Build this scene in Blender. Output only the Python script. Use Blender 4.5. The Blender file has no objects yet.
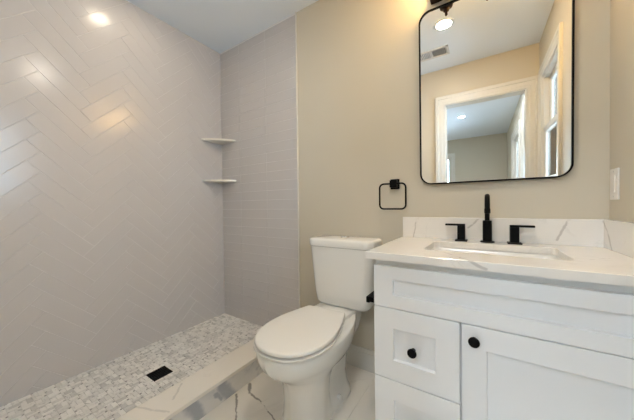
import bpy, bmesh, math, random
from mathutils import Vector, Matrix
from math import pi, sin, cos, sqrt

random.seed(7)
C = bpy.context.scene.collection
SC = bpy.context.scene

# ------------------------------------------------------------------ camera
cam_d = bpy.data.cameras.new('camera')
cam_d.sensor_width = 36.0
cam_d.lens = 36.0 * 255.44 / 634.0
cam_d.clip_start = 0.02
cam = bpy.data.objects.new('camera', cam_d)
C.objects.link(cam)
YAW, PITCH, ROLL = 0.58198, -0.01456, 0.01234
fwd0 = Vector((-sin(YAW), cos(YAW), 0)); rgt0 = Vector((cos(YAW), sin(YAW), 0)); up0 = Vector((0, 0, 1))
fwd = fwd0 * cos(PITCH) + up0 * sin(PITCH)
up1 = -fwd0 * sin(PITCH) + up0 * cos(PITCH)
rgt = rgt0 * cos(ROLL) - up1 * sin(ROLL)
up = rgt0 * sin(ROLL) + up1 * cos(ROLL)
mw = Matrix.Identity(4)
for i in range(3):
    mw[i][0] = rgt[i]; mw[i][1] = up[i]; mw[i][2] = -fwd[i]
mw[0][3], mw[1][3], mw[2][3] = 2.0277, -1.4944, 1.0307
cam.matrix_world = mw
SC.camera = cam

# ------------------------------------------------------------------ world, exposure
SKY = (0.68, 0.84, 1.0)
SKY_STRENGTH = 6.5
FILL_DISC_STRENGTH = 40.0
CAN_STRENGTH = 115.0
SHOWER_CAN_STRENGTH = 20.0
BULB_STRENGTH = 58.0
BED_CAN_STRENGTH = 170.0
world = bpy.data.worlds.new('world')
SC.world = world
world.use_nodes = True
bgn = world.node_tree.nodes['Background']
bgn.inputs[0].default_value = (*SKY, 1)
bgn.inputs[1].default_value = SKY_STRENGTH
SC.view_settings.view_transform = 'Standard'
SC.view_settings.look = 'None'
SC.view_settings.gamma = 1.0
SC.view_settings.use_curve_mapping = False
SC.view_settings.exposure = 1.2
SC.cycles.max_bounces = 10
SC.cycles.diffuse_bounces = 6
SC.cycles.glossy_bounces = 5
SC.cycles.transparent_max_bounces = 8
SC.cycles.sample_clamp_indirect = 6.0


def portal(name, loc, rot, sx, sy):
    d = bpy.data.lights.new(name, 'AREA')
    d.shape = 'RECTANGLE'; d.size = sx; d.size_y = sy
    d.cycles.is_portal = True
    o = bpy.data.objects.new(name, d); C.objects.link(o)
    o.location = loc; o.rotation_euler = rot


# room constants
X, H, LB, WT = 2.443, 2.44, -1.66, 0.12
BYB, BXL = -5.70, -0.80            # bedroom far wall, bedroom left wall
W1 = (-1.48, -0.90, 1.15, 2.07)    # bathroom window opening y0 y1 z0 z1 (right wall)
W2 = (-4.30, -3.25, 0.30, 2.03)    # bedroom window on the same wall
W3 = (0.42, 1.33, 0.75, 2.03)      # bedroom window on the far wall, x0 x1
portal('window_portal', (X + 0.16, (W1[0] + W1[1]) / 2, (W1[2] + W1[3]) / 2), (0, pi / 2, 0), W1[3] - W1[2], W1[1] - W1[0])
portal('window_portal', (X + 0.16, (W2[0] + W2[1]) / 2, (W2[2] + W2[3]) / 2), (0, pi / 2, 0), W2[3] - W2[2], W2[1] - W2[0])
portal('window_portal', ((W3[0] + W3[1]) / 2, BYB - 0.16, (W3[2] + W3[3]) / 2), (-pi / 2, 0, 0), W3[1] - W3[0], W3[3] - W3[2])


# ------------------------------------------------------------------ materials
class NT:
    def __init__(s, name):
        s.m = bpy.data.materials.new(name); s.m.use_nodes = True
        s.t = s.m.node_tree; s.n = s.t.nodes
        s.b = s.n['Principled BSDF']; s.out = s.n['Material Output']
        s._pos = None

    def new(s, kind, **kw):
        nd = s.n.new(kind)
        for k, v in kw.items(): setattr(nd, k, v)
        return nd

    def ln(s, a, b): s.t.links.new(a, b)

    def pos(s):
        if s._pos is None:
            s._pos = s.new('ShaderNodeTexCoord').outputs['Object']
        return s._pos

    def noise(s, scale, detail=3, rough=0.55, dist=0.0, vec=None):
        nd = s.new('ShaderNodeTexNoise')
        nd.inputs['Scale'].default_value = scale; nd.inputs['Detail'].default_value = detail
        nd.inputs['Roughness'].default_value = rough; nd.inputs['Distortion'].default_value = dist
        s.ln(vec or s.pos(), nd.inputs['Vector'])
        return nd

    def math(s, op, a, b=None):
        nd = s.new('ShaderNodeMath', operation=op)
        for i, v in enumerate((a, b)):
            if v is None: continue
            if isinstance(v, (int, float)): nd.inputs[i].default_value = v
            else: s.ln(v, nd.inputs[i])
        return nd.outputs[0]

    def vm(s, op, a, b=None, out=0):
        nd = s.new('ShaderNodeVectorMath', operation=op)
        for i, v in enumerate((a, b)):
            if v is None: continue
            if isinstance(v, (tuple, list, Vector)): nd.inputs[i].default_value = v
            elif isinstance(v, (int, float)): nd.inputs['Scale'].default_value = v
            else: s.ln(v, nd.inputs[i])
        return nd.outputs[out]

    def remap(s, v, a, b, c=0.0, d=1.0, smooth=True):
        nd = s.new('ShaderNodeMapRange')
        if smooth: nd.interpolation_type = 'SMOOTHSTEP'
        s.ln(v, nd.inputs['Value'])
        for k, x in zip(('From Min', 'From Max', 'To Min', 'To Max'), (a, b, c, d)): nd.inputs[k].default_value = x
        return nd.outputs[0]

    def mix(s, f, a, b):
        nd = s.new('ShaderNodeMix', data_type='RGBA')
        if isinstance(f, (int, float)): nd.inputs[0].default_value = f
        else: s.ln(f, nd.inputs[0])
        for i, v in ((6, a), (7, b)):
            if isinstance(v, (tuple, list)): nd.inputs[i].default_value = (*v[:3], 1)
            else: s.ln(v, nd.inputs[i])
        return nd.outputs[2]

    def bump(s, h, strength=0.1, dist=0.002):
        nd = s.new('ShaderNodeBump')
        nd.inputs['Strength'].default_value = strength; nd.inputs['Distance'].default_value = dist
        s.ln(h, nd.inputs['Height']); s.ln(nd.outputs[0], s.b.inputs['Normal'])

    def vein_lines(s, segs, amp=0.03, nscale=14.0):
        """one mask for drawn stone veins: polylines in object space with wavering edges"""
        n = s.noise(nscale, 4, 0.6)
        off = s.vm('SUBTRACT', n.outputs['Color'], (0.5, 0.5, 0.5))
        p = s.vm('ADD', s.pos(), s.vm('SCALE', off, amp))
        res = None
        for A, B, w in segs:
            A = Vector(A); B = Vector(B); AB = B - A
            pa = s.vm('SUBTRACT', p, A)
            t = s.math('DIVIDE', s.vm('DOT_PRODUCT', pa, AB, 1), AB.length_squared)
            t = s.math('MINIMUM', s.math('MAXIMUM', t, 0.0), 1.0)
            nd = s.new('ShaderNodeVectorMath', operation='SCALE')
            nd.inputs[0].default_value = AB; s.ln(t, nd.inputs['Scale'])
            d = s.vm('LENGTH', s.vm('SUBTRACT', pa, nd.outputs[0]), None, 1)
            mk = s.remap(d, w * 0.35, w, 1.0, 0.0)
            res = mk if res is None else s.math('MAXIMUM', res, mk)
        return res


def setp(t, col=None, rough=None, metal=None, spec=None, coat=None):
    b = t.b
    if col is not None: b.inputs['Base Color'].default_value = (*col, 1)
    if rough is not None: b.inputs['Roughness'].default_value = rough
    if metal is not None: b.inputs['Metallic'].default_value = metal
    if spec is not None: b.inputs['Specular IOR Level'].default_value = spec
    if coat is not None: b.inputs['Coat Weight'].default_value = coat; b.inputs['Coat Roughness'].default_value = 0.08


def paint(name, col, rough=0.55, var=0.02, spec=0.35):
    t = NT(name); setp(t, col, rough, spec=spec)
    n = t.noise(2.2, 2)
    lo = tuple(c * (1 - var) for c in col); hi = tuple(min(1, c * (1 + var)) for c in col)
    t.ln(t.mix(n.outputs[0], lo, hi), t.b.inputs['Base Color'])
    t.bump(t.noise(260, 2).outputs[0], 0.05, 0.0006)
    return t.m


def plain(name, col, rough=0.4, metal=0.0, spec=0.5, coat=None, var=0.03):
    t = NT(name); setp(t, col, rough, metal, spec, coat)
    n = t.noise(9, 2)
    lo = tuple(c * (1 - var) for c in col); hi = tuple(min(1, c * (1 + var)) for c in col)
    t.ln(t.mix(n.outputs[0], lo, hi), t.b.inputs['Base Color'])
    return t.m


def emissive(name, col, strength):
    t = NT(name); setp(t, (0.8, 0.8, 0.8), 0.5)
    t.b.inputs['Emission Color'].default_value = (*col, 1)
    t.b.inputs['Emission Strength'].default_value = strength
    return t.m


def marble(name, base, vein, segs=(), rough=0.12, cloud=0.25, scale=2.2, amp=0.03, fine=0.35, w=0.03):
    t = NT(name); setp(t, base, rough, spec=0.5)
    big = t.noise(scale, 5, 0.6, 0.9)
    ridge = t.math('ABSOLUTE', t.math('SUBTRACT', big.outputs[0], 0.5))
    mask = t.remap(ridge, 0.0, w, fine, 0.0)
    cl = t.remap(t.noise(scale * 0.8, 4, 0.6, 0.5).outputs[0], 0.48, 0.75, 0.0, cloud)
    gate = t.remap(t.noise(scale * 1.3, 2).outputs[0], 0.45, 0.62, 0.0, 1.0)
    mask = t.math('MULTIPLY', mask, gate)
    mask = t.math('MAXIMUM', mask, cl)
    if segs: mask = t.math('MAXIMUM', mask, t.vein_lines(segs, amp))
    t.ln(t.mix(mask, base, vein), t.b.inputs['Base Color'])
    return t.m


def attr_color(name, attr, lo, mid, hi, rough):
    t = NT(name); setp(t, mid, rough)
    a = t.new('ShaderNodeAttribute', attribute_name=attr)
    r = t.new('ShaderNodeValToRGB')
    e = r.color_ramp.elements
    e[0].position = 0.0; e[0].color = (*lo, 1); e[1].position = 1.0; e[1].color = (*hi, 1)
    m = r.color_ramp.elements.new(0.3); m.color = (*mid, 1)
    t.ln(a.outputs['Fac'], r.inputs[0])
    return t, r.outputs[0]


M = {}
M['paint'] = paint('wall_paint', (0.625, 0.583, 0.493), 0.5)
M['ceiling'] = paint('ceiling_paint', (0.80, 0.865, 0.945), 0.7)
M['trim'] = paint('trim_paint', (0.72, 0.705, 0.66), 0.35)
M['wood_floor'] = plain('hardwood', (0.50, 0.40, 0.29), 0.35)
M['vanity'] = paint('vanity_paint', (0.85, 0.88, 0.92), 0.32, 0.01, 0.45)
M['carcass'] = paint('vanity_carcass', (0.80, 0.82, 0.84), 0.4, 0.01)
M['black'] = plain('matte_black_metal', (0.004, 0.004, 0.0045), 0.42, 0.0, 0.10)
M['bronze'] = plain('dark_bronze_metal', (0.045, 0.025, 0.016), 0.35, 0.6)
M['porcelain'] = plain('porcelain', (0.86, 0.86, 0.84), 0.06, 0.0, 0.55, var=0.005)
M['seat'] = plain('toilet_seat_plastic', (0.87, 0.865, 0.845), 0.16, 0.0, 0.5, var=0.005)
M['chrome'] = plain('chrome', (0.75, 0.75, 0.76), 0.1, 1.0)
M['white_plastic'] = plain('white_plastic', (0.85, 0.83, 0.80), 0.35)
M['mirror'] = plain('mirror_glass', (0.93, 0.94, 0.93), 0.0, 1.0, var=0.0)
M['shadow_gap'] = plain('dark_cavity', (0.10, 0.10, 0.10), 0.8)
M['vent'] = paint('vent_paint', (0.72, 0.72, 0.72), 0.5)
M['can_lens'] = emissive('can_lens', (1.0, 0.91, 0.77), CAN_STRENGTH)
M['shower_can_lens'] = emissive('shower_can_lens', (1.0, 0.85, 0.64), SHOWER_CAN_STRENGTH)
M['bed_can_lens'] = emissive('bed_can_lens', (1.0, 0.84, 0.62), BED_CAN_STRENGTH)
M['fill_disc_lens'] = emissive('fill_disc_lens', (0.88, 0.93, 1.0), FILL_DISC_STRENGTH)
M['bulb'] = emissive('warm_bulb', (1.0, 0.56, 0.18), BULB_STRENGTH)

# wall tile: glazed off-white ceramic with paler grout
t = NT('shower_wall_tile'); setp(t, (0.60, 0.578, 0.578), 0.2, spec=0.5)
n = t.noise(3, 2)
t.ln(t.mix(n.outputs[0], (0.585, 0.563, 0.563), (0.615, 0.593, 0.593)), t.b.inputs['Base Color'])
t.bump(t.noise(18, 2).outputs[0], 0.06, 0.003)
M['tile'] = t.m
M['grout'] = paint('wall_grout', (0.76, 0.745, 0.745), 0.5)
M['mosaic_grout'] = paint('mosaic_grout', (0.80, 0.79, 0.77), 0.8)
t, colr = attr_color('marble_mosaic', 'tone', (0.20, 0.195, 0.195), (0.60, 0.59, 0.58), (0.93, 0.915, 0.89), 0.3)
nz = t.noise(30, 4, 0.7, 1.5)
t.ln(t.mix(t.remap(nz.outputs[0], 0.53, 0.72, 0.0, 0.65), colr, (0.30, 0.295, 0.295)), t.b.inputs['Base Color'])
M['mosaic'] = t.m
M['quartz'] = marble('quartz_counter', (0.84, 0.825, 0.80), (0.60, 0.58, 0.56), segs=[
    ((1.709, -0.02, 0.935), (1.693, -0.02, 0.85), 0.0045),
    ((2.318, -0.02, 0.957), (2.285, -0.02, 0.875), 0.006),
    ((2.425, -0.02, 0.957), (2.425, -0.06, 0.92), 0.008), ((2.425, -0.06, 0.92), (2.425, -0.10, 0.85), 0.008),
    ((2.0, -0.02, 0.958), (1.955, -0.02, 0.915), 0.006),
    ((1.99, -0.56, 0.85), (1.90, -0.44, 0.853), 0.004), ((1.90, -0.44, 0.853), (1.83, -0.41, 0.853), 0.003),
    ((1.985, -0.56, 0.85), (2.03, -0.56, 0.83), 0.007), ((2.36, -0.30, 0.853), (2.30, -0.36, 0.853), 0.003),
], rough=0.16, cloud=0.10, scale=5.0, amp=0.022, fine=0.25)
M['floor_marble'] = marble('floor_marble', (0.84, 0.81, 0.76), (0.36, 0.35, 0.33), segs=[
    ((0.875, -0.485, 0), (0.935, -0.535, 0), 0.012), ((0.935, -0.535, 0), (1.015, -0.548, 0), 0.009),
    ((1.015, -0.548, 0), (1.075, -0.56, 0), 0.006), ((1.075, -0.56, 0), (1.20, -0.60, 0), 0.006),
    ((0.88, -0.585, 0), (0.945, -0.635, 0), 0.008), ((0.945, -0.635, 0), (1.03, -0.71, 0), 0.006),
    ((1.03, -0.71, 0), (1.12, -0.83, 0), 0.005), 
], rough=0.14, cloud=0.08, scale=1.7, amp=0.035, fine=0.12)
M['curb_cap'] = marble('curb_cap_marble', (0.87, 0.84, 0.79), (0.70, 0.68, 0.65), segs=[
    ((0.73, -0.80, 0.132), (0.80, -0.88, 0.132), 0.007), ((0.70, -1.0, 0.132), (0.86, -0.93, 0.132), 0.008)],
    rough=0.2, cloud=0.10, scale=3, amp=0.03, fine=0.2)
M['curb_face'] = marble('curb_face_marble', (0.76, 0.755, 0.75), (0.44, 0.46, 0.51), segs=[
    ((0.87, -0.84, 0.11), (0.87, -0.78, -0.01), 0.045), ((0.87, -0.665, 0.09), (0.87, -0.60, -0.01), 0.045),
    ((0.87, -0.70, 0.07), (0.87, -0.66, 0.02), 0.018), ((0.87, -0.97, 0.11), (0.87, -0.90, 0.0), 0.045)],
    rough=0.2, cloud=0.45, scale=4.5, amp=0.05, fine=0.5)
M['shelf'] = marble('shelf_stone', (0.80, 0.77, 0.70), (0.6, 0.57, 0.52), rough=0.25, cloud=0.1, scale=6)

# thin clear glass: mostly transparent with fresnel reflections
t = NT('clear_glass')
tr = t.new('ShaderNodeBsdfTransparent'); gl = t.new('ShaderNodeBsdfGlossy')
gl.inputs['Roughness'].default_value = 0.02
lw = t.new('ShaderNodeFresnel'); lw.inputs['IOR'].default_value = 1.45
mx = t.new('ShaderNodeMixShader')
t.ln(lw.outputs[0], mx.inputs[0]); t.ln(tr.outputs[0], mx.inputs[1]); t.ln(gl.outputs[0], mx.inputs[2])
t.ln(mx.outputs[0], t.out.inputs['Surface'])
tr.inputs[0].default_value = (0.93, 0.96, 0.97, 1)
M['glass'] = t.m


# ------------------------------------------------------------------ mesh helpers
def obj(name, bm, mat, parent=None, smooth=False, angle=40, kind=None):
    bmesh.ops.recalc_face_normals(bm, faces=bm.faces[:])
    me = bpy.data.meshes.new(name); bm.to_mesh(me); bm.free()
    mats = mat if isinstance(mat, (list, tuple)) else [mat]
    for m_ in mats: me.materials.append(m_)
    if smooth:
        me.polygons.foreach_set('use_smooth', [True] * len(me.polygons))
        try: me.set_sharp_from_angle(angle=math.radians(angle))
        except Exception: pass
    o = bpy.data.objects.new(name, me); C.objects.link(o)
    if parent is not None:
        o.parent = parent
        o.matrix_parent_inverse = Matrix.Translation(-base_of(parent))
    if kind: o['kind'] = kind
    return o


def base_of(o):
    return Vector(o.location) if o.type == 'EMPTY' else Vector((0, 0, 0))


def thing(name, label, cat, loc, group=None):
    o = bpy.data.objects.new(name, None); C.objects.link(o)
    o.location = loc; o.empty_display_size = 0.05
    return tag(o, label, cat, group)


def tag(o, label, cat, group=None):
    o['label'] = label; o['category'] = cat
    if group: o['group'] = group
    return o


def box(bm, x0, x1, y0, y1, z0, z1, bev=0.0, seg=2):
    vs = [bm.verts.new((x, y, z)) for x in (x0, x1) for y in (y0, y1) for z in (z0, z1)]
    idx = [(0, 1, 3, 2), (4, 6, 7, 5), (0, 4, 5, 1), (2, 3, 7, 6), (0, 2, 6, 4), (1, 5, 7, 3)]
    fs = [bm.faces.new([vs[i] for i in f]) for f in idx]
    if bev > 0:
        es = list({e for f in fs for e in f.edges})
        bmesh.ops.bevel(bm, geom=es, offset=bev, segments=seg, profile=0.5, affect='EDGES')


def bx(*a, **k):
    bm = bmesh.new(); box(bm, *a, **k); return bm


def loft(bm, rings, cap0=True, cap1=True, closed=True):
    R = [[bm.verts.new(p) for p in r] for r in rings]
    n = len(R[0])
    for a, b in zip(R[:-1], R[1:]):
        for i in range(n if closed else n - 1):
            j = (i + 1) % n
            bm.faces.new((a[i], a[j], b[j], b[i]))
    if cap0: bm.faces.new(R[0][::-1])
    if cap1: bm.faces.new(R[-1])
    return R


def lathe(bm, c, prof, n=24, axis='z', cap0=True, cap1=True):
    """prof = [(r, h), ...] about an axis through c"""
    rings = []
    for r, h in prof:
        ring = []
        for k in range(n):
            a = 2 * pi * k / n
            u, v = r * cos(a), r * sin(a)
            p = {'z': (u, v, h), 'y': (u, h, v), 'x': (h, u, v)}[axis]
            ring.append((c[0] + p[0], c[1] + p[1], c[2] + p[2]))
        rings.append(ring)
    loft(bm, rings, cap0, cap1)


def tube(bm, pts, r, n=12, closed=False, square=False):
    P = [Vector(p) for p in pts]; m = len(P); rings = []
    ref = None
    for i in range(m):
        if closed: d = (P[(i + 1) % m] - P[i - 1]).normalized()
        else: d = (P[min(i + 1, m - 1)] - P[max(i - 1, 0)]).normalized()
        if ref is None:
            ref = Vector((1, 0, 0)) if abs(d.x) < 0.8 else Vector((0, 1, 0))
        u = (ref - d * ref.dot(d)).normalized(); ref = u; v = d.cross(u)
        rr = r[i] if isinstance(r, (list, tuple)) else r
        rings.append([P[i] + (u * cos(2 * pi * k / n) + v * sin(2 * pi * k / n)) * rr for k in range(n)])
    if closed:
        R = [[bm.verts.new(p) for p in q] for q in rings]
        for a in range(m):
            b = (a + 1) % m
            for i in range(n):
                j = (i + 1) % n
                bm.faces.new((R[a][i], R[a][j], R[b][j], R[b][i]))
    else:
        loft(bm, rings)


def rrect(cx, cy, hx, hy, r, n=6):
    """rounded rectangle outline in 2D"""
    out = []
    for sx, sy, a0 in ((1, 1, 0), (-1, 1, pi / 2), (-1, -1, pi), (1, -1, 1.5 * pi)):
        for k in range(n + 1):
            a = a0 + k * pi / 2 / n
            out.append((cx + sx * (hx - r) + r * cos(a), cy + sy * (hy - r) + r * sin(a)))
    return out


def clip_poly(poly, x0, x1, y0, y1):
    def cl(P, f, inter):
        out = []
        for i in range(len(P)):
            a, b = P[i - 1], P[i]
            fa, fb = f(a), f(b)
            if fa >= 0:
                if fb >= 0: out.append(b)
                else: out.append(inter(a, b, fa / (fa - fb)))
            elif fb >= 0:
                out.append(inter(a, b, fa / (fa - fb))); out.append(b)
        return out
    L_ = lambda a, b, s: (a[0] + (b[0] - a[0]) * s, a[1] + (b[1] - a[1]) * s)
    for f in (lambda p: p[0] - x0, lambda p: x1 - p[0], lambda p: p[1] - y0, lambda p: y1 - p[1]):
        if not poly: return []
        poly = cl(poly, f, L_)
    out = []
    for p in poly:
        if not out or (abs(p[0] - out[-1][0]) + abs(p[1] - out[-1][1])) > 1e-5: out.append(p)
    if len(out) > 1 and (abs(out[0][0] - out[-1][0]) + abs(out[0][1] - out[-1][1])) < 1e-5: out.pop()
    return out


def area(P):
    return 0.5 * sum(P[i - 1][0] * P[i][1] - P[i][0] * P[i - 1][1] for i in range(len(P)))


def inset(P, d):
    n = len(P); out = []
    for i in range(n):
        a, b, c = Vector(P[i - 1]), Vector(P[i]), Vector(P[(i + 1) % n])
        e1 = (b - a).normalized(); e2 = (c - b).normalized()
        n1 = Vector((-e1.y, e1.x)); n2 = Vector((-e2.y, e2.x))
        k = 1 + n1.dot(n2)
        q = b + (n1 + n2) * (d / max(k, 0.25))
        out.append((q.x, q.y))
    return out


def add_tile(bm, poly, to3, h, g, bev, tilt):
    if len(poly) < 3: return
    if area(poly) < 0: poly = poly[::-1]
    if area(poly) < 2.5e-4: return
    lo = inset(poly, g); hi = inset(poly, g + bev)
    if area(hi) < 5e-5: return
    cx = sum(p[0] for p in poly) / len(poly); cy = sum(p[1] for p in poly) / len(poly)
    ta, tb = (max(-1.6, min(1.6, random.gauss(0, 1))) * tilt for _ in range(2))
    hh = lambda p: h + ta * (p[0] - cx) + tb * (p[1] - cy)
    r0 = [to3(p, 0.0) for p in lo]; r1 = [to3(p, hh(p) - bev * 0.7) for p in lo]; r2 = [to3(p, hh(p)) for p in hi]
    loft(bm, [r0, r1, r2], cap0=False, cap1=True)


# ------------------------------------------------------------------ room shell
def slab_with_hole(bm, axis, a0, a1, u0, u1, z0, z1, holes):
    """wall slab between planes a0..a1 along axis ('x' or 'y'), spanning u and z, with rectangular openings"""
    us = sorted({u0, u1, *[h[0] for h in holes], *[h[1] for h in holes]})
    zs = sorted({z0, z1, *[h[2] for h in holes], *[h[3] for h in holes]})
    solid = lambda i, j: 0 <= i < len(us) - 1 and 0 <= j < len(zs) - 1 and not any(
        h[0] - 1e-6 < us[i] and us[i + 1] < h[1] + 1e-6 and h[2] - 1e-6 < zs[j] and zs[j + 1] < h[3] + 1e-6 for h in holes)
    P = lambda a, u, z: (a, u, z) if axis == 'x' else (u, a, z)
    cache = {}
    def V(a, u, z):
        k = (a, u, z)
        if k not in cache: cache[k] = bm.verts.new(P(a, u, z))
        return cache[k]
    for i in range(len(us) - 1):
        for j in range(len(zs) - 1):
            if not solid(i, j): continue
            for a in (a0, a1):
                bm.faces.new((V(a, us[i], zs[j]), V(a, us[i + 1], zs[j]), V(a, us[i + 1], zs[j + 1]), V(a, us[i], zs[j + 1])))
            for di, dj, q in ((-1, 0, ((us[i], zs[j]), (us[i], zs[j + 1]))), (1, 0, ((us[i + 1], zs[j]), (us[i + 1], zs[j + 1]))),
                              (0, -1, ((us[i], zs[j]), (us[i + 1], zs[j]))), (0, 1, ((us[i], zs[j + 1]), (us[i + 1], zs[j + 1])))):
                if not solid(i + di, j + dj):
                    (ua, za), (ub, zb) = q
                    bm.faces.new((V(a0, ua, za), V(a0, ub, zb), V(a1, ub, zb), V(a1, ua, za)))


# floor: large polished marble tiles with hairline joints
bm = bmesh.new()
box(bm, -WT, X + WT, LB - 0.06, WT, -0.15, -0.004)
bm2 = bmesh.new()
TX, TY = 0.61, 1.22
k = 0
for i in range(3):
    for j in range(-1, 3):
        x0 = 0.86 + i * TX - (0.0 if i else 0.0); y1 = 0.0 - j * TY + (0.61 if i % 2 else 0.0)
        poly = clip_poly([(x0, y1 - TY), (x0 + TX, y1 - TY), (x0 + TX, y1), (x0, y1)], 0.80, X, LB - 0.06, 0.0)
        add_tile(bm2, poly, lambda p, h: (p[0], p[1], -0.004 + h), 0.004, 0.0006, 0.0006, 0)
fl = obj('floor', bm, M['mosaic_grout'], kind='structure')
obj('floor_tiles', bm2, M['floor_marble'], fl)

# bedroom floor and the shared ceiling
obj('floor_bedroom', bx(BXL - WT, X + WT, BYB - WT, LB - 0.06, -0.15, 0.0), M['wood_floor'], kind='structure')
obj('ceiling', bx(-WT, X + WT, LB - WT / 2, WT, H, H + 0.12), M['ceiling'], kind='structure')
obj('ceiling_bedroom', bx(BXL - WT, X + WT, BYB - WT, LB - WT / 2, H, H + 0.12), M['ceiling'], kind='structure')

# left wall: herringbone tile at 45 degrees, real tiles on a grout bed
wl = obj('wall_left', bx(-WT, 0.0017, LB - WT, 0.0, -0.15, H), M['grout'], kind='structure')
bm = bmesh.new()
W = 0.0774; S2 = sqrt(2); Y0 = -0.934; Z0 = 1.4447 - 13 * W * S2 + 0.0
to3 = lambda p, h: (h, p[0], p[1])
for i in range(-60, 61):
    for j in range(-60, 61):
        for horiz in (True, False):
            if horiz:
                if (i - j) % 8 != 0: continue
                rect = [(i, j), (i + 4, j), (i + 4, j + 1), (i, j + 1)]
            else:
                if (i - j) % 8 != 7: continue
                rect = [(i, j), (i + 1, j), (i + 1, j + 4), (i, j + 4)]
            poly = [(((a - b) * W / S2) + Y0, ((a + b) * W / S2) + Z0 + 0.012) for a, b in rect]
            if max(p[0] for p in poly) < LB or min(p[0] for p in poly) > 0: continue
            if max(p[1] for p in poly) < 0 or min(p[1] for p in poly) > H: continue
            add_tile(bm, clip_poly(poly, LB, -0.001, 0.04, H - 0.001), to3, 0.0035, 0.0008, 0.0016, 0.0034)
obj('tile_field', bm, M['tile'], wl)

# back wall with its stacked shower tile
wb = obj('wall_back', bx(-WT, X + WT, 0.0, WT, -0.15, H), M['paint'], kind='structure')
bm = bmesh.new()
XT = 0.880
to3b = lambda p, h: (p[0], -h, p[1])
nrow = int(H / W) + 2
for r in range(nrow):
    for c_ in range(4):
        x1 = XT - c_ * 0.311; x0 = x1 - 0.311
        z0 = 0.0435 + r * 0.0745 - 0.0745
        add_tile(bm, clip_poly([(x0, z0), (x1, z0), (x1, z0 + 0.0745), (x0, z0 + 0.0745)], 0.006, XT, 0.02, H - 0.001), to3b, 0.0035, 0.0011, 0.0014, 0.0025)
obj('tile_field', bm, M['tile'], wb)
obj('tile_grout', bx(0.0, XT, -0.0019, 0.001, 0.0, H), M['grout'], wb)
bm = bmesh.new(); box(bm, XT, XT + 0.009, -0.011, 0.0, 0.0, H, 0.003)
obj('trim_1', bm, M['trim'], kind='structure')

# right wall, continuous with the bedroom beyond the doorway
bm = bmesh.new()
slab_with_hole(bm, 'x', X, X + 0.075, BYB - WT, WT, -0.15, H, [W1, W2])
obj('wall_right', bm, M['paint'], kind='structure')
# wall holding the doorway, behind the camera
DX0, DX1, DZ = 1.675, 2.345, 2.045
bm = bmesh.new()
slab_with_hole(bm, 'y', LB - WT, LB, BXL - WT, X, -0.15, H, [(DX0 - 0.02, DX1 + 0.02, -0.15, DZ + 0.02)])
obj('wall_door', bm, M['paint'], kind='structure')
bm = bmesh.new()
slab_with_hole(bm, 'y', BYB - WT, BYB, BXL - WT, X + WT, -0.15, H, [W3])
obj('wall_bedroom_far', bm, M['paint'], kind='structure')
obj('wall_bedroom_left', bx(BXL - WT, BXL, BYB, LB - WT, -0.15, H), M['paint'], kind='structure')

# doorway lining and casing
bm = bmesh.new()
box(bm, DX0 - 0.02, DX0, LB - WT - 0.004, LB + 0.004, 0, DZ + 0.02)
box(bm, DX1, DX1 + 0.02, LB - WT - 0.004, LB + 0.004, 0, DZ + 0.02)
box(bm, DX0, DX1, LB - WT - 0.003, LB + 0.003, DZ, DZ + 0.02)
dr = obj('door_1', bm, M['trim'], kind='structure')
CW = 0.095
CASING = [(0.0, 0.0), (0.0, 0.010), (0.004, 0.014), (0.024, 0.014), (0.028, 0.017), (0.060, 0.017), (0.066, 0.024), (CW - 0.004, 0.024), (CW, 0.020), (CW, 0.0)]


def casing(bm, P, u0, u1, z0, z1, prof, right_max=None):
    """mitred three-sided casing; P(u, th, z) places a point standing th proud of the wall"""
    rings = []
    for st in range(4):
        ring = []
        for o, th in prof:
            ur = u1 + o if right_max is None else min(u1 + o, right_max)
            u = (u0 - o, u0 - o, ur, ur)[st]; z = (z0, z1 + o, z1 + o, z0)[st]
            ring.append(P(u, th, z))
        rings.append(ring)
    loft(bm, rings, True, True)


for s, yy in ((1, LB), (-1, LB - WT)):
    bm = bmesh.new()
    casing(bm, lambda u, th, z: (u, yy + s * th, z), DX0 - 0.006, DX1 + 0.006, 0.0, DZ + 0.006, CASING, X - 0.0005)
    obj('door_casing', bm, M['trim'], dr)


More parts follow.
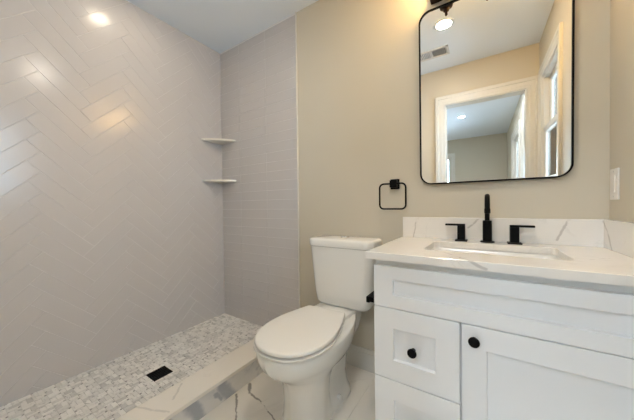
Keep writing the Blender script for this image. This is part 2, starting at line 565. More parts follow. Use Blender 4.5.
def window(name, axis, wall, out, o):
    """double-hung window; wall = room-side plane, out = +1/-1 outward along axis, o = (u0,u1,z0,z1)"""
    u0, u1, z0, z1 = o; WD = 0.0755 if axis == 'x' else WT
    def B(bm, ua, ub, da, db, za, zb, bev=0.003):
        a, b = sorted((wall + out * da, wall + out * db))
        if axis == 'x': box(bm, a, b, ua, ub, za, zb, bev, 1)
        else: box(bm, ua, ub, a, b, za, zb, bev, 1)
    bm = bmesh.new()        # jamb lining
    B(bm, u0, u0 + 0.018, 0, WD, z0, z1); B(bm, u1 - 0.018, u1, 0, WD, z0, z1)
    B(bm, u0 + 0.018, u1 - 0.018, 0, WD, z1 - 0.018, z1, 0); B(bm, u0 + 0.018, u1 - 0.018, 0, WD, z0, z0 + 0.02, 0)
    w = obj(name, bm, M['trim'], kind='structure')
    bm = bmesh.new(); cw = 0.088
    Pw = (lambda u, th, z: (wall - out * th, u, z)) if axis == 'x' else (lambda u, th, z: (u, wall - out * th, z))
    casing(bm, Pw, u0, u1, z0, z1, [(o_ * cw / CW, th * 0.75) for o_, th in CASING])
    obj('window_casing', bm, M['trim'], w)
    bm = bmesh.new(); B(bm, u0 - cw - 0.015, u1 + cw + 0.015, -0.04, 0.02, z0 - 0.025, z0); B(bm, u0 - cw, u1 + cw, -0.018, 0, z0 - 0.10, z0 - 0.025)
    obj('window_sill', bm, M['trim'], w)
    zm = (z0 + z1) / 2
    for (za, zb, d0) in ((z0 + 0.02, zm + 0.02, 0.005), (zm - 0.02, z1 - 0.018, 0.040)):
        f = 0.042; ua, ub = u0 + 0.018, u1 - 0.018
        bm = bmesh.new()
        fr_ = lambda e, d: [Pw(u, -(d0 + d), z) for u, z in ((ua + e, za + e), (ub - e, za + e), (ub - e, zb - e), (ua + e, zb - e))]
        loft(bm, [fr_(0, 0.034), fr_(0, 0), fr_(f - 0.006, 0), fr_(f, 0.008), fr_(f, 0.034), fr_(0, 0.034)], False, False)
        bmesh.ops.remove_doubles(bm, verts=bm.verts[:], dist=1e-6)
        s = obj('window_sash', bm, M['trim'], w)
        bm = bmesh.new(); B(bm, ua + f - 0.004, ub - f + 0.004, d0 + 0.014, d0 + 0.019, za + f - 0.004, zb - f + 0.004, 0)
        obj('window_pane', bm, M['glass'], s)
    return w


window('window_1', 'x', X, 1, W1)
window('window_2', 'x', X, 1, W2)
window('window_3', 'y', BYB, -1, W3)

# baseboards
bm = bmesh.new()
box(bm, XT + 0.009, X, -0.014, 0.0, 0.0, 0.108, 0.002, 1)
box(bm, XT + 0.009, X, -0.010, 0.0, 0.106, 0.135, 0.004, 2)
obj('baseboard_back', bm, M['trim'], kind='structure')
bm = bmesh.new()
box(bm, X - 0.014, X, LB + 0.03, -0.55, 0.0, 0.108, 0.002, 1); box(bm, X - 0.010, X, LB + 0.03, -0.55, 0.106, 0.135, 0.004, 2)
obj('baseboard_right', bm, M['trim'], kind='structure')
bm = bmesh.new()
box(bm, 0.90, DX0 - 0.11, LB, LB + 0.014, 0.0, 0.108, 0.002, 1); box(bm, 0.90, DX0 - 0.11, LB, LB + 0.010, 0.106, 0.135, 0.004, 2)
obj('baseboard_door', bm, M['trim'], kind='structure')

# shower floor: basket-weave marble mosaic on a mortar bed
ZF = 0.049
fs = obj('floor_shower', bx(0.0, 0.72, LB, 0.0, -0.004, ZF - 0.003), M['mosaic_grout'], kind='structure')
bm = bmesh.new()
tone = []
cell = 0.045
def mtile(x0, x1, y0, y1, tn):
    n0 = len(bm.faces)
    poly = clip_poly([(x0, y0), (x1, y0), (x1, y1), (x0, y1)], 0.002, 0.715, LB + 0.002, -0.002)
    if len(poly) < 3 or abs(area(poly)) < 2e-5: return
    lo = inset(poly if area(poly) > 0 else poly[::-1], 0.0011)
    z = ZF + random.uniform(-0.0003, 0.0003)
    loft(bm, [[(p[0], p[1], ZF - 0.004) for p in lo], [(p[0], p[1], z) for p in lo]], cap0=False)
    tone.extend([tn] * (len(bm.faces) - n0))
for i in range(-1, 17):
    for j in range(-1, 38):
        x0 = i * cell; y1 = -j * cell
        d = 0.009
        rt = lambda: min(1.0, max(0.0, random.choice((1.0, 0.95, 0.9, 0.9, 0.8, 0.75, 0.6, 0.45)) + random.uniform(-0.1, 0.1)))
        a = cell / 2
        if (i + j) % 2:
            mtile(x0, x0 + a, y1 - cell + (d if i % 2 else 0), y1, rt()); mtile(x0 + a, x0 + cell - d, y1 - cell, y1, rt())
            mtile(x0 + cell - d, x0 + cell, y1 - d, y1, random.uniform(0, 0.45)); mtile(x0 + cell - d, x0 + cell, y1 - cell, y1 - d, rt())
        else:
            mtile(x0, x0 + cell, y1 - a, y1, rt()); mtile(x0 + d, x0 + cell, y1 - cell, y1 - a, rt())
            mtile(x0, x0 + d, y1 - cell, y1 - cell + d, random.uniform(0, 0.45)); mtile(x0, x0 + d, y1 - cell + d, y1 - a, rt())
ms = obj('mosaic_tiles', bm, M['mosaic'], fs)
at = ms.data.attributes.new('tone', 'FLOAT', 'FACE')
at.data.foreach_set('value', tone[:len(ms.data.polygons)])

# shower curb: marble cap over a veined face
cb = thing('shower_curb', 'low white marble shower curb with blue-grey veined front face', 'shower curb', (0.79, LB / 2, 0.0))
obj('curb_face', bx(0.72, 0.866, LB, -0.002, 0.0, 0.112, bev=0.001, seg=1), M['curb_face'], cb)
obj('curb_cap', bx(0.705, 0.880, LB, -0.0125, 0.112, 0.132, bev=0.002, seg=2), M['curb_cap'], cb)

# ------------------------------------------------------------------ toilet
TCX = 1.290
to = thing('toilet', 'white two-piece toilet with closed elongated lid beside the vanity', 'toilet', (TCX, -0.40, 0.0))


def interp(tab, y):
    """smooth piecewise interpolation of rows (y, w)"""
    if y <= tab[0][0]: return tab[0][1]
    if y >= tab[-1][0]: return tab[-1][1]
    for (a, wa), (b, wb_) in zip(tab[:-1], tab[1:]):
        if a <= y <= b:
            s = (y - a) / (b - a); s = s * s * (3 - 2 * s) * 0.35 + s * 0.65
            return wa + (wb_ - wa) * s


def outline(front, back, tab, z, n=40, cx=TCX, front_round=0.7):
    """closed outline, symmetric about cx, from front tip to back; tab = [(fraction from front, half width)]"""
    pts = []
    for k in range(n + 1):
        s = 0.5 - 0.5 * cos(pi * k / n)
        f = s
        y = front + (back - front) * f
        w = interp(tab, f)
        pts.append((w, y))
    ring = [(cx + w, y, z) for w, y in pts] + [(cx - w, y, z) for w, y in pts[::-1]]
    return ring


EGG = lambda hw, bk, r=1.0: [(0, 0.0)] + [(f, hw * sqrt(max(0, 1 - ((0.42 - f) / 0.42) ** 2))) for f in (0.008, 0.02, 0.045, 0.08, 0.13, 0.19, 0.26, 0.34)] + \
    [(0.42, hw), (0.52, hw * 0.985), (0.62, hw * (0.93 + 0.0 * r)), (0.72, (hw * 0.83 + bk) / 1.95 * 1.08), (0.82, bk * 1.02), (0.94, bk * 0.99), (0.985, bk * 0.9), (1.0, bk * 0.72)]
def COL(hw, waist, rear, tail):
    """plan of the pedestal: round front column, waist beside the trapway, rear foot"""
    t_ = [(f, hw * sqrt(max(0.0, 1 - ((0.27 - f) / 0.27) ** 2))) for f in (0.0, 0.004, 0.012, 0.026, 0.046, 0.072, 0.105, 0.145, 0.19, 0.235)]
    return t_ + [(0.28, hw), (0.34, hw * 0.96), (0.42, hw * 0.6 + waist * 0.4), (0.50, waist), (0.62, (waist + rear) / 2), (0.74, rear), (0.86, rear * 0.97), (0.94, rear * 0.82), (0.98, rear * 0.6), (1.0, tail)]


levels = [
    # z, front, back, table of (fraction, half width)
    (0.000, -0.612, -0.175, COL(0.110, 0.105, 0.118, 0.04)),
    (0.022, -0.613, -0.175, COL(0.110, 0.104, 0.117, 0.04)),
    (0.040, -0.609, -0.172, COL(0.105, 0.088, 0.096, 0.04)),
    (0.100, -0.606, -0.160, COL(0.103, 0.070, 0.076, 0.04)),
    (0.180, -0.608, -0.130, COL(0.106, 0.070, 0.074, 0.04)),
    (0.225, -0.618, -0.090, COL(0.116, 0.084, 0.080, 0.045)),
    (0.252, -0.640, -0.065, COL(0.132, 0.112, 0.088, 0.05)),
    (0.278, -0.676, -0.050, EGG(0.152, 0.096)),
    (0.305, -0.708, -0.044, EGG(0.166, 0.103)),
    (0.335, -0.735, -0.038, EGG(0.179, 0.110)),
    (0.368, -0.751, -0.034, EGG(0.187, 0.116)),
    (0.396, -0.755, -0.032, EGG(0.189, 0.119)),
    (0.406, -0.749, -0.034, EGG(0.184, 0.117)),
    (0.408, -0.720, -0.040, EGG(0.160, 0.108)),
]
bm = bmesh.new()
rings = [outline(fr - 0.012 * min(1, z / 0.3), bk, tb, z * 1.024) for z, fr, bk, tb in levels]
for r in rings:                 # nudge the doubled tip / tail points apart so no zero-width faces appear
    n = len(r) // 2
    r[0] = (TCX + 0.004, r[0][1], r[0][2]); r[-1] = (TCX - 0.004, r[-1][1], r[-1][2])
loft(bm, rings)
# raised deck under the tank
loft(bm, [[(x, y, z) for x, y in rrect(TCX, -0.155, 0.119 - q, 0.125 - q, 0.03)] for z, q in ((0.395, 0.002), (0.425, 0.002), (0.4365, 0.008))])
bowl = obj('bowl', bm, M['porcelain'], to, smooth=True, angle=60)
# bolt caps on the foot
for s in (1, -1):
    bm = bmesh.new(); lathe(bm, (TCX + s * 0.100, -0.335, 0.022), [(0.016, 0), (0.016, 0.012), (0.012, 0.02), (0.004, 0.024)], 16)
    obj('bolt_cap', bm, M['porcelain'], to, smooth=True)

LID = [(0, 0.0), (0.004, 0.028), (0.014, 0.052), (0.035, 0.080), (0.07, 0.106), (0.12, 0.130), (0.19, 0.152), (0.28, 0.168), (0.38, 0.176), (0.48, 0.177),
       (0.58, 0.172), (0.68, 0.162), (0.78, 0.149), (0.87, 0.135), (0.94, 0.124), (0.985, 0.117), (1.0, 0.111)]
SEAT_TURN = math.radians(2.5)        # the seat sits slightly askew on its hinges
SC_ = lambda tb, k: [(f, w * k) for f, w in tb]
def fix(r):
    r[0] = (TCX + 0.004, r[0][1], r[0][2]); r[-1] = (TCX - 0.004, r[-1][1], r[-1][2])
    ca, sa = cos(SEAT_TURN), sin(SEAT_TURN); cy = -0.50
    return [(TCX + (x - TCX) * ca - (y - cy) * sa, cy + (x - TCX) * sa + (y - cy) * ca, z) for x, y, z in r]
bm = bmesh.new()
loft(bm, [fix(outline(-0.735, -0.290, SC_(LID, 0.91), 0.4225)), fix(outline(-0.766, -0.278, SC_(LID, 1.02), 0.4245)),
          fix(outline(-0.766, -0.278, SC_(LID, 1.025), 0.4305)), fix(outline(-0.735, -0.290, SC_(LID, 0.91), 0.4318))])
obj('seat', bm, M['seat'], to, smooth=True, angle=50)
bm = bmesh.new()
loft(bm, [fix(outline(-0.735, -0.285, SC_(LID, 0.91), 0.4388)), fix(outline(-0.762, -0.272, SC_(LID, 1.0), 0.4405)),
          fix(outline(-0.762, -0.272, SC_(LID, 1.0), 0.4490)), fix(outline(-0.761, -0.274, SC_(LID, 0.988), 0.4525)),
          fix(outline(-0.754, -0.278, SC_(LID, 0.975), 0.4545)), fix(outline(-0.745, -0.284, SC_(LID, 0.95), 0.4552)), fix(outline(-0.65, -0.33, SC_(LID, 0.6), 0.4560))])
obj('seat_lid', bm, M['seat'], to, smooth=True, angle=60)
for s in (1, -1):
    bm = bmesh.new(); tube(bm, [(TCX + s * 0.075 - 0.022, -0.264, 0.438), (TCX + s * 0.075 + 0.022, -0.264, 0.438)], 0.011, 12)
    box(bm, TCX + s * 0.075 - 0.02, TCX + s * 0.075 + 0.02, -0.274, -0.248, 0.419, 0.435, 0.003, 1)
    obj('seat_hinge', bm, M['seat'], to, smooth=True)
# tank
TKX = TCX + 0.030
bm = bmesh.new()
def tankring(z, hw, yb, yf, r, bow=0.012):
    cy = (yb + yf) / 2; hy = (yb - yf) / 2
    out = []
    for x, y in rrect(TKX, cy, hw, hy, r, 7):
        if y < cy: y -= bow * max(0.0, 1 - ((x - TKX) / hw) ** 2)
        out.append((x, y, z))
    return out
loft(bm, [tankring(0.437, 0.135, -0.050, -0.155, 0.03), tankring(0.441, 0.160, -0.035, -0.180, 0.035), tankring(0.458, 0.173, -0.030, -0.192, 0.04),
          tankring(0.51, 0.180, -0.028, -0.198, 0.042), tankring(0.65, 0.193, -0.026, -0.205, 0.042), tankring(0.790, 0.204, -0.025, -0.211, 0.042)])
obj('tank', bm, M['porcelain'], to, smooth=True, angle=60)
bm = bmesh.new()
loft(bm, [tankring(0.791, 0.201, -0.022, -0.212, 0.042), tankring(0.794, 0.207, -0.018, -0.219, 0.045), tankring(0.825, 0.209, -0.016, -0.222, 0.046),
          tankring(0.835, 0.205, -0.019, -0.218, 0.044), tankring(0.839, 0.190, -0.028, -0.206, 0.04, 0.010), tankring(0.841, 0.10, -0.075, -0.15, 0.03, 0.004)])
obj('tank_lid', bm, M['porcelain'], to, smooth=True, angle=60)
bm = bmesh.new(); lathe(bm, (TKX + 0.003, -0.12, 0.840), [(0.028, 0), (0.028, 0.004), (0.025, 0.007)], 24)
fb = obj('flush_button', bm, M['chrome'], to, smooth=True)
for s in (1, -1):
    bm = bmesh.new(); box(bm, TKX + 0.003 + (0.0015 if s > 0 else -0.021), TKX + 0.003 + (0.021 if s > 0 else -0.0015), -0.134, -0.106, 0.846, 0.8495, 0.0015, 1)
    obj('button_half', bm, M['chrome'], fb)
for s in (1, -1):
    bm = bmesh.new(); lathe(bm, (TKX + s * 0.10, -0.155, 0.435), [(0.007, 0), (0.007, 0.018)], 10)
    obj('tank_bolt', bm, M['black'], to)

# ------------------------------------------------------------------ vanity cabinet
VX0, VX1, VF = 1.6605, X - 0.002, -0.535
va = thing('vanity_cabinet', 'white shaker vanity cabinet with black knobs under the quartz top', 'cabinet', ((VX0 + VX1) / 2, -0.27, 0.0))
bm = bmesh.new()
T = 0.018
box(bm, VX0, VX0 + T, -0.515, -0.016, 0.0, 0.825, 0.001, 1); box(bm, VX1 - T, VX1, -0.515, -0.016, 0.0, 0.825, 0.001, 1)
box(bm, VX0 + T, VX1 - T, -0.515, -0.016, 0.10, 0.118); box(bm, VX0 + T, VX1 - T, -0.034, -0.016, 0.118, 0.825)
box(bm, VX0 + T, VX1 - T, -0.515, -0.497, 0.60, 0.69); box(bm, VX0 + T, VX1 - T, -0.515, -0.497, 0.775, 0.825)
box(bm, 1.94, 1.978, -0.515, -0.497, 0.118, 0.60); box(bm, VX0 + T, 1.94, -0.515, -0.497, 0.345, 0.38)
obj('carcass', bm, M['carcass'], va)
obj('toe_kick', bx(VX0 + T, VX1 - T, -0.455, -0.437, 0.0, 0.10), M['carcass'], va)


def shaker(x0, x1, z0, z1, fr=0.072, tl=None):
    """shaker front: stiles, rails and a recessed centre in one piece"""
    bm = bmesh.new()
    f, b, rc = VF, -0.5155, VF + 0.014
    ch = 0.0025
    ix0, ix1, iz0, iz1 = x0 + fr, x1 - fr, z0 + (tl or fr), z1 - (tl or fr)
    R = lambda a, b_, c, d, y: [(a, y, c), (b_, y, c), (b_, y, d), (a, y, d)]
    loft(bm, [R(x0, x1, z0, z1, b), R(x0, x1, z0, z1, f + 0.0015), R(x0 + 0.0015, x1 - 0.0015, z0 + 0.0015, z1 - 0.0015, f),
              R(ix0, ix1, iz0, iz1, f), R(ix0 + 0.001, ix1 - 0.001, iz0 + 0.001, iz1 - 0.001, f + 0.001),
              R(ix0 + ch, ix1 - ch, iz0 + ch, iz1 - ch, rc)])
    return bm


def knob(parent, x, z):
    bm = bmesh.new()
    lathe(bm, (x, VF, z), [(0.008, 0.002), (0.0075, -0.006), (0.006, -0.012), (0.0085, -0.016), (0.0155, -0.019), (0.0165, -0.023), (0.0155, -0.027), (0.010, -0.029)], 24, 'y')
    obj('knob', bm, M['black'], parent, smooth=True, angle=50)


obj('false_drawer_front', shaker(VX0, VX1 - 0.022, 0.6405, 0.798, 0.0735, 0.0485), M['vanity'], va)
d1 = obj('drawer', shaker(VX0, 1.9565, 0.3660, 0.6375, 0.0735, 0.074), M['vanity'], va); knob(d1, 1.8085, 0.5015)
d2 = obj('drawer', shaker(VX0, 1.9565, 0.1000, 0.3625, 0.0735, 0.074), M['vanity'], va); knob(d2, 1.8085, 0.231)
dv = obj('door', shaker(1.9625, VX1 - 0.022, 0.1000, 0.6375, 0.068, 0.072), M['vanity'], va); knob(dv, 1.9975, 0.595)

# paper holder on the cabinet's side
ph = thing('toilet_paper_holder', 'small black square-post toilet paper holder on the vanity side beside the tank', 'toilet paper holder', (VX0, -0.41, 0.615))
bm = bmesh.new(); box(bm, VX0 - 0.008, VX0 + 0.0015, -0.436, -0.384, 0.590, 0.642, 0.002, 1)
obj('mounting_plate', bm, M['black'], ph)
bm = bmesh.new(); box(bm, VX0 - 0.066, VX0 - 0.007, -0.420, -0.400, 0.600, 0.622, 0.002, 1)
obj('post', bm, M['black'], ph)
bm = bmesh.new(); box(bm, VX0 - 0.080, VX0 - 0.064, -0.424, -0.27, 0.597, 0.624, 0.002, 1)
obj('holder_arm', bm, M['black'], ph)

# ------------------------------------------------------------------ countertop, sink, faucet
CX0, CX1, CZ0, CZ1 = 1.6377, X - 0.0015, 0.8255, 0.8528
SX, SY = 2.041, -0.268
ct = thing('countertop', 'white veined quartz vanity top with sink cutout and low backsplash', 'countertop', ((CX0 + CX1) / 2, -0.28, CZ0))
bm = bmesh.new()
hole = rrect(SX, SY, 0.221, 0.140, 0.03, 6)
nh = len(hole)
outer = []
for hx_, hy_ in hole:           # outer outline matched point for point with the hole
    dx, dy = hx_ - SX, hy_ - SY
    outer.append((dx, dy))
def topout(e):
    """outer rectangle points paired with hole points"""
    x0, x1, y0, y1 = CX0 + e, CX1, -0.56 + e, -0.0005
    res = []
    for i, (dx, dy) in enumerate(outer):
        q = i // 7; k = i % 7
        cxn, cyn = [(x1, y1), (x0, y1), (x0, y0), (x1, y0)][q]
        px, py = SX + dx, SY + dy
        mid = 3
        if k == mid: res.append((cxn, cyn))
        else:
            first = k < mid
            # quadrants run counter-clockwise: q0 starts on +x side, q1 on +y side, q2 on -x, q3 on -y
            side = [('x', 'y'), ('y', 'x'), ('x', 'y'), ('y', 'x')][q][0 if first else 1]
            if side == 'x': res.append((cxn, py))
            else: res.append((px, cyn))
    return res
O = topout(0.0); Oe = topout(0.0018)
hz = lambda P, z: [(x, y, z) for x, y in P]
loft(bm, [hz(hole, CZ0), hz(O, CZ0), hz(O, CZ1 - 0.0018), hz(Oe, CZ1), hz(rrect(SX, SY, 0.2225, 0.1415, 0.031, 6), CZ1), hz(hole, CZ1 - 0.0015), hz(hole, CZ0)], False, False)
bmesh.ops.remove_doubles(bm, verts=bm.verts[:], dist=1e-6)
obj('slab', bm, M['quartz'], ct)
obj('backsplash', bx(CX0, CX1, -0.020, -0.0005, CZ1, 0.964, bev=0.0015, seg=1), M['quartz'], ct)
obj('side_splash', bx(CX1 - 0.020, CX1, -0.56, -0.0202, CZ1, 0.964, bev=0.0015, seg=1), M['quartz'], ct)

sk = thing('sink', 'white rectangular undermount sink set into the quartz top', 'sink', (SX, SY, 0.69))
bm = bmesh.new()
rr = lambda hx, hy, r, z: [(x, y, z) for x, y in rrect(SX, SY, hx, hy, r, 6)]
loft(bm, [rr(0.250, 0.165, 0.04, CZ0 - 0.001), rr(0.225, 0.144, 0.034, CZ0 - 0.001), rr(0.220, 0.139, 0.034, CZ0 - 0.010), rr(0.211, 0.130, 0.045, 0.745),
          rr(0.190, 0.118, 0.06, 0.712), rr(0.14, 0.08, 0.05, 0.700), rr(0.03, 0.03, 0.029, 0.695),
          ], False, True)
loft(bm, [rr(0.250, 0.165, 0.04, CZ0 - 0.001), rr(0.250, 0.165, 0.04, CZ0 - 0.014), rr(0.222, 0.147, 0.04, CZ0 - 0.02), rr(0.212, 0.138, 0.05, 0.74),
          rr(0.19, 0.12, 0.06, 0.70), rr(0.03, 0.03, 0.029, 0.684)], False, True)
obj('basin', bm, M['porcelain'], sk, smooth=True, angle=50)
bm = bmesh.new(); lathe(bm, (SX, SY, 0.6955), [(0.024, 0), (0.024, 0.002), (0.020, 0.004), (0.019, 0.0025), (0.016, 0.0045), (0.004, 0.006)], 20)
obj('sink_drain', bm, M['black'], sk, smooth=True)

FX, FY = 2.036, -0.058
fa = thing('faucet', 'matte black widespread faucet with gooseneck spout and two lever handles', 'faucet', (FX, FY, CZ1))
bm = bmesh.new(); lathe(bm, (FX, FY, CZ1), [(0.029, 0), (0.029, 0.004), (0.027, 0.006), (0.0185, 0.006), (0.0185, 0.100), (0.0165, 0.102)], 28)
obj('spout_base', bm, M['black'], fa, smooth=True, angle=40)
bm = bmesh.new()
pts = [(FX, FY, CZ1 + 0.09), (FX, FY, CZ1 + 0.13), (FX, FY, CZ1 + 0.165)]
rad = 0.050
for k in range(1, 17):
    a = pi * k / 16 * 1.02
    pts.append((FX, FY - rad + rad * cos(a), CZ1 + 0.165 + rad * sin(a)))
pts.append((FX, FY - 2 * rad, CZ1 + 0.150))
tube(bm, pts, 0.0102, 16)
sp = obj('spout', bm, M['black'], fa, smooth=True, angle=50)
bm = bmesh.new(); lathe(bm, (FX, FY - 2 * rad, CZ1 + 0.138), [(0.0095, 0), (0.0115, 0.001), (0.0115, 0.020)], 20)
obj('aerator', bm, M['black'], sp, smooth=True, angle=40)
for s in (-1, 1):
    hx = FX + s * 0.108 - (0.007 if s > 0 else -0.002)
    bm = bmesh.new(); box(bm, hx - 0.026, hx + 0.026, FY - 0.026, FY + 0.026, CZ1, CZ1 + 0.006, 0.001, 1)
    box(bm, hx - 0.0165, hx + 0.0165, FY - 0.0165, FY + 0.0165, CZ1 + 0.006, CZ1 + 0.074, 0.0012, 1)
    hb = obj('handle', bm, M['black'], fa)
    bm = bmesh.new(); xa, xb = sorted((hx - s * 0.0165, hx + s * 0.070))
    box(bm, xa, xb, FY - 0.0135, FY + 0.0135, CZ1 + 0.074, CZ1 + 0.083, 0.0012, 1)
    obj('lever', bm, M['black'], hb)

# ------------------------------------------------------------------ mirror
MX0, MX1, MZ0, MZ1 = 1.7335, 2.3345, 1.1395, 2.0495
TILT = 0.0157
mr = thing('mirror', 'tall rounded-corner wall mirror in thin black frame above the vanity', 'mirror', ((MX0 + MX1) / 2, -0.002, MZ0))
mcx, mcz = (MX0 + MX1) / 2, (MZ0 + MZ1) / 2
hw, hh = (MX1 - MX0) / 2, (MZ1 - MZ0) / 2
def tiltp(x, d, z):
    """point d in front of the glass back plane, leaning out at the top"""
    zz = z - MZ0
    return (x, -0.002 - d * cos(TILT) - zz * sin(TILT), MZ0 + zz * cos(TILT) - d * sin(TILT))
def mring(g, r, d): return [tiltp(x, d, z) for x, z in rrect(mcx, mcz, hw - g, hh - g, r, 10)]
bm = bmesh.new()
loft(bm, [mring(0.007, 0.051, 0.0), mring(0.0, 0.058, 0.0), mring(0.0, 0.058, 0.023), mring(0.0015, 0.0565, 0.0245),
          mring(0.0055, 0.0525, 0.0245), mring(0.007, 0.051, 0.023), mring(0.007, 0.051, 0.0)], False, False)
bmesh.ops.remove_doubles(bm, verts=bm.verts[:], dist=1e-6)
obj('frame', bm, M['black'], mr, smooth=True, angle=35)
bm = bmesh.new()
loft(bm, [mring(0.0065, 0.0515, 0.012), mring(0.0065, 0.0515, 0.018)])
obj('mirror_glass', bm, M['mirror'], mr)

# ------------------------------------------------------------------ vanity light over the mirror
vl = thing('vanity_light', 'dark bronze three-bulb bar light on the wall above the mirror', 'wall light', (2.04, 0.0, 2.10))
bm = bmesh.new(); box(bm, 1.790, 2.290, -0.036, 0.0, 2.096, 2.157, 0.002, 1)
obj('light_bar', bm, M['bronze'], vl)
for lx in (1.857, 2.040, 2.223):
    bm = bmesh.new(); tube(bm, [(lx, -0.034, 2.116), (lx, -0.075, 2.104), (lx, -0.105, 2.096)], 0.009, 10)
    box(bm, lx - 0.02, lx + 0.02, -0.042, -0.034, 2.100, 2.140, 0.002, 1)
    ar = obj('lamp_arm', bm, M['bronze'], vl, smooth=True)
    bm = bmesh.new(); lathe(bm, (lx, -0.110, 0), [(0.004, 2.036), (0.007, 2.040), (0.007, 2.056), (0.014, 2.060), (0.016, 2.072), (0.030, 2.078), (0.034, 2.090), (0.034, 2.108), (0.020, 2.110), (0.018, 2.135), (0.012, 2.137)], 20)
    obj('lamp_socket', bm, M['bronze'], ar, smooth=True, angle=40)
    bm = bmesh.new()
    lathe(bm, (lx, -0.110, 0), [(0.034, 2.100), (0.046, 2.106), (0.050, 2.13), (0.052, 2.27), (0.0505, 2.27), (0.0485, 2.13), (0.044, 2.108), (0.034, 2.103)], 24, cap0=False, cap1=False)
    obj('lamp_shade', bm, M['glass'], ar, smooth=True)
    bm = bmesh.new()
    lathe(bm, (lx, -0.110, 0), [(0.012, 2.136), (0.014, 2.15), (0.024, 2.172), (0.030, 2.195), (0.028, 2.215), (0.018, 2.232), (0.006, 2.238)], 14)
    obj('bulb', bm, M['bulb'], ar, smooth=True)

# ------------------------------------------------------------------ towel ring, switch, shelves, drain
tr_ = thing('towel_ring', 'black rounded-square towel ring on the beige wall above the toilet tank', 'towel ring', (1.587, 0.0, 1.155))
bm = bmesh.new(); box(bm, 1.566, 1.617, -0.010, 0.0, 1.124, 1.182, 0.002, 1); box(bm, 1.572, 1.611, -0.046, -0.009, 1.133, 1.174, 0.002, 1)
obj('wall_mount', bm, M['black'], tr_)
bm = bmesh.new()
tube(bm, [(x, -0.038, z) for x, z in rrect(1.5855, 1.0825, 0.0745, 0.072, 0.024, 6)], 0.0048, 10, closed=True)
obj('ring', bm, M['black'], tr_, smooth=True, angle=60)

sw = thing('light_switch', 'white rocker switch plate on the right wall above the side splash', 'light switch', (X, -0.058, 1.102))
obj('wall_plate', bx(X - 0.006, X, -0.093, -0.023, 1.042, 1.160, bev=0.002, seg=2), M['white_plastic'], sw)
obj('rocker', bx(X - 0.010, X - 0.005, -0.0748, -0.0412, 1.068, 1.135, bev=0.0015, seg=1), M['white_plastic'], sw)
for z in (1.054, 1.149):
    bm = bmesh.new(); lathe(bm, (X - 0.0055, -0.058, z), [(0.0035, 0.001), (0.0035, -0.0015), (0.0025, -0.002)], 10, 'x')
    obj('screw', bm, M['vent'], sw)

for z, lab in ((1.6065, 'upper cream stone corner shelf in the tiled shower corner'), (1.2545, 'lower cream stone corner shelf in the tiled shower corner')):
    bm = bmesh.new()
    R_ = 0.197; poly = [(0.004, -0.004)]
    for k in range(13):
        s = k / 12
        a = (0.004 + (R_) * (1 - s), -0.004 - R_ * s)
        bul = 0.024 * sin(pi * s)
        poly.append((a[0] + bul * 0.707, a[1] - bul * 0.707))
    poly = poly[::-1]
    ins = lambda P, d: inset(P if area(P) > 0 else P[::-1], d)
    P0 = poly if area(poly) > 0 else poly[::-1]
    loft(bm, [[(x, y, z) for x, y in inset(P0, 0.002)], [(x, y, z + 0.002) for x, y in P0], [(x, y, z + 0.015) for x, y in P0], [(x, y, z + 0.017) for x, y in inset(P0, 0.002)]])
    tag(obj('corner_shelf', bm, M['shelf'], None, smooth=True, angle=30), lab, 'shelf', 'stone corner shelves in the shower')

dn = thing('shower_drain', 'black square shower drain grate set in the mosaic floor', 'drain', (0.410, -0.758, ZF))
bm = bmesh.new()
d0, d1_, e0, e1 = 0.359, 0.461, -0.809, -0.707
for a in ((d0, d1_, e0, e0 + 0.008), (d0, d1_, e1 - 0.008, e1), (d0, d0 + 0.008, e0, e1), (d1_ - 0.008, d1_, e0, e1)):
    box(bm, a[0], a[1], a[2], a[3], ZF - 0.003, ZF + 0.0035, 0.0008, 1)
obj('drain_frame', bm, M['black'], dn)
bm = bmesh.new()
box(bm, d0 + 0.008, d1_ - 0.008, e0 + 0.008, e1 - 0.008, ZF - 0.0032, ZF + 0.0008)
for k in range(7):
    y = e0 + 0.014 + k * 0.0123
    for (xa, xb) in ((d0 + 0.009, d0 + 0.047), (d0 + 0.054, d1_ - 0.009)):
        box(bm, xa, xb, y - 0.003, y + 0.003, ZF - 0.001, ZF + 0.0028, 0.0006, 1)
obj('drain_grate', bm, M['black'], dn)

# ------------------------------------------------------------------ ceiling fittings
def can(x, y, r, lens, label):
    c = thing('recessed_light', label, 'ceiling light', (x, y, H))
    bm = bmesh.new(); lathe(bm, (x, y, H), [(r + 0.024, 0), (r + 0.024, -0.004), (r + 0.018, -0.007), (r + 0.004, -0.006), (r, -0.002), (r, 0.0)], 36, cap0=False, cap1=False)
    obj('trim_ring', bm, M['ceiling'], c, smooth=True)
    bm = bmesh.new(); lathe(bm, (x, y, H), [(r, -0.0005), (r, -0.003), (r * 0.9, -0.0045)], 36)
    obj('lens', bm, lens, c, smooth=True, angle=30)
can(1.757, -0.868, 0.053, M['can_lens'], 'lit recessed ceiling light seen in the mirror next to the air vent')
can(0.36, -0.78, 0.058, M['shower_can_lens'], 'lit recessed ceiling light over the shower, glinting on the herringbone tile')
can(1.69, -3.72, 0.042, M['bed_can_lens'], 'small lit recessed ceiling light seen through the doorway in the mirror')

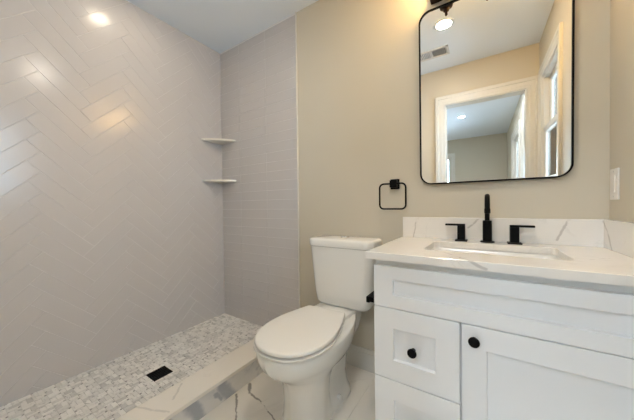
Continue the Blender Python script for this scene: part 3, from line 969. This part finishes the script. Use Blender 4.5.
fm = thing('fill_disc', 'unseen flat round white disc added as fill light on the bedroom ceiling just beyond the doorway', 'ceiling light', (1.98, -2.64, H))  # out-of-view disc added to light vanity and toilet from the front
bm = bmesh.new(); lathe(bm, (1.98, -2.64, H), [(0.165, 0), (0.165, -0.012), (0.158, -0.016), (0.150, -0.016), (0.150, 0.0)], 40, cap0=False, cap1=False)
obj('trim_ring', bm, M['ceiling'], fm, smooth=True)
bm = bmesh.new(); lathe(bm, (1.98, -2.64, H), [(0.150, -0.004), (0.150, -0.014), (0.135, -0.018), (0.06, -0.020)], 40)
obj('lens', bm, M['fill_disc_lens'], fm, smooth=True, angle=30)

vt = thing('ceiling_vent', 'white two-way louvered air vent on the ceiling seen in the mirror', 'air vent', (1.60, -1.27, H))
vx0, vx1, vy0, vy1 = 1.452, 1.752, -1.352, -1.190
bm = bmesh.new()
for a in ((vx0, vx1, vy0, vy0 + 0.02), (vx0, vx1, vy1 - 0.02, vy1), (vx0, vx0 + 0.02, vy0, vy1), (vx1 - 0.02, vx1, vy0, vy1), (1.597, 1.607, vy0, vy1)):
    box(bm, a[0], a[1], a[2], a[3], H - 0.008, H, 0.001, 1)
obj('vent_frame', bm, M['vent'], vt)
obj('vent_throat', bx(vx0 + 0.01, vx1 - 0.01, vy0 + 0.01, vy1 - 0.01, H - 0.0012, H - 0.0004), M['shadow_gap'], vt)
for (xa, xb, sgn) in ((vx0 + 0.02, 1.597, 1), (1.607, vx1 - 0.02, -1)):
    n = 9
    for k in range(n):
        x = xa + (k + 0.5) * (xb - xa) / n
        bm = bmesh.new()
        w, th = 0.0085, 0.0012
        dx, dz = w * 0.5 * cos(0.75) * sgn, w * 0.5 * sin(0.75)
        loft(bm, [[(x - dx - th / 2, y, H - 0.0045 - dz), (x - dx + th / 2, y, H - 0.0045 - dz), (x + dx + th / 2, y, H - 0.0045 + dz), (x + dx - th / 2, y, H - 0.0045 + dz)] for y in (vy0 + 0.018, vy1 - 0.018)])
        obj('slat', bm, M['vent'], vt)
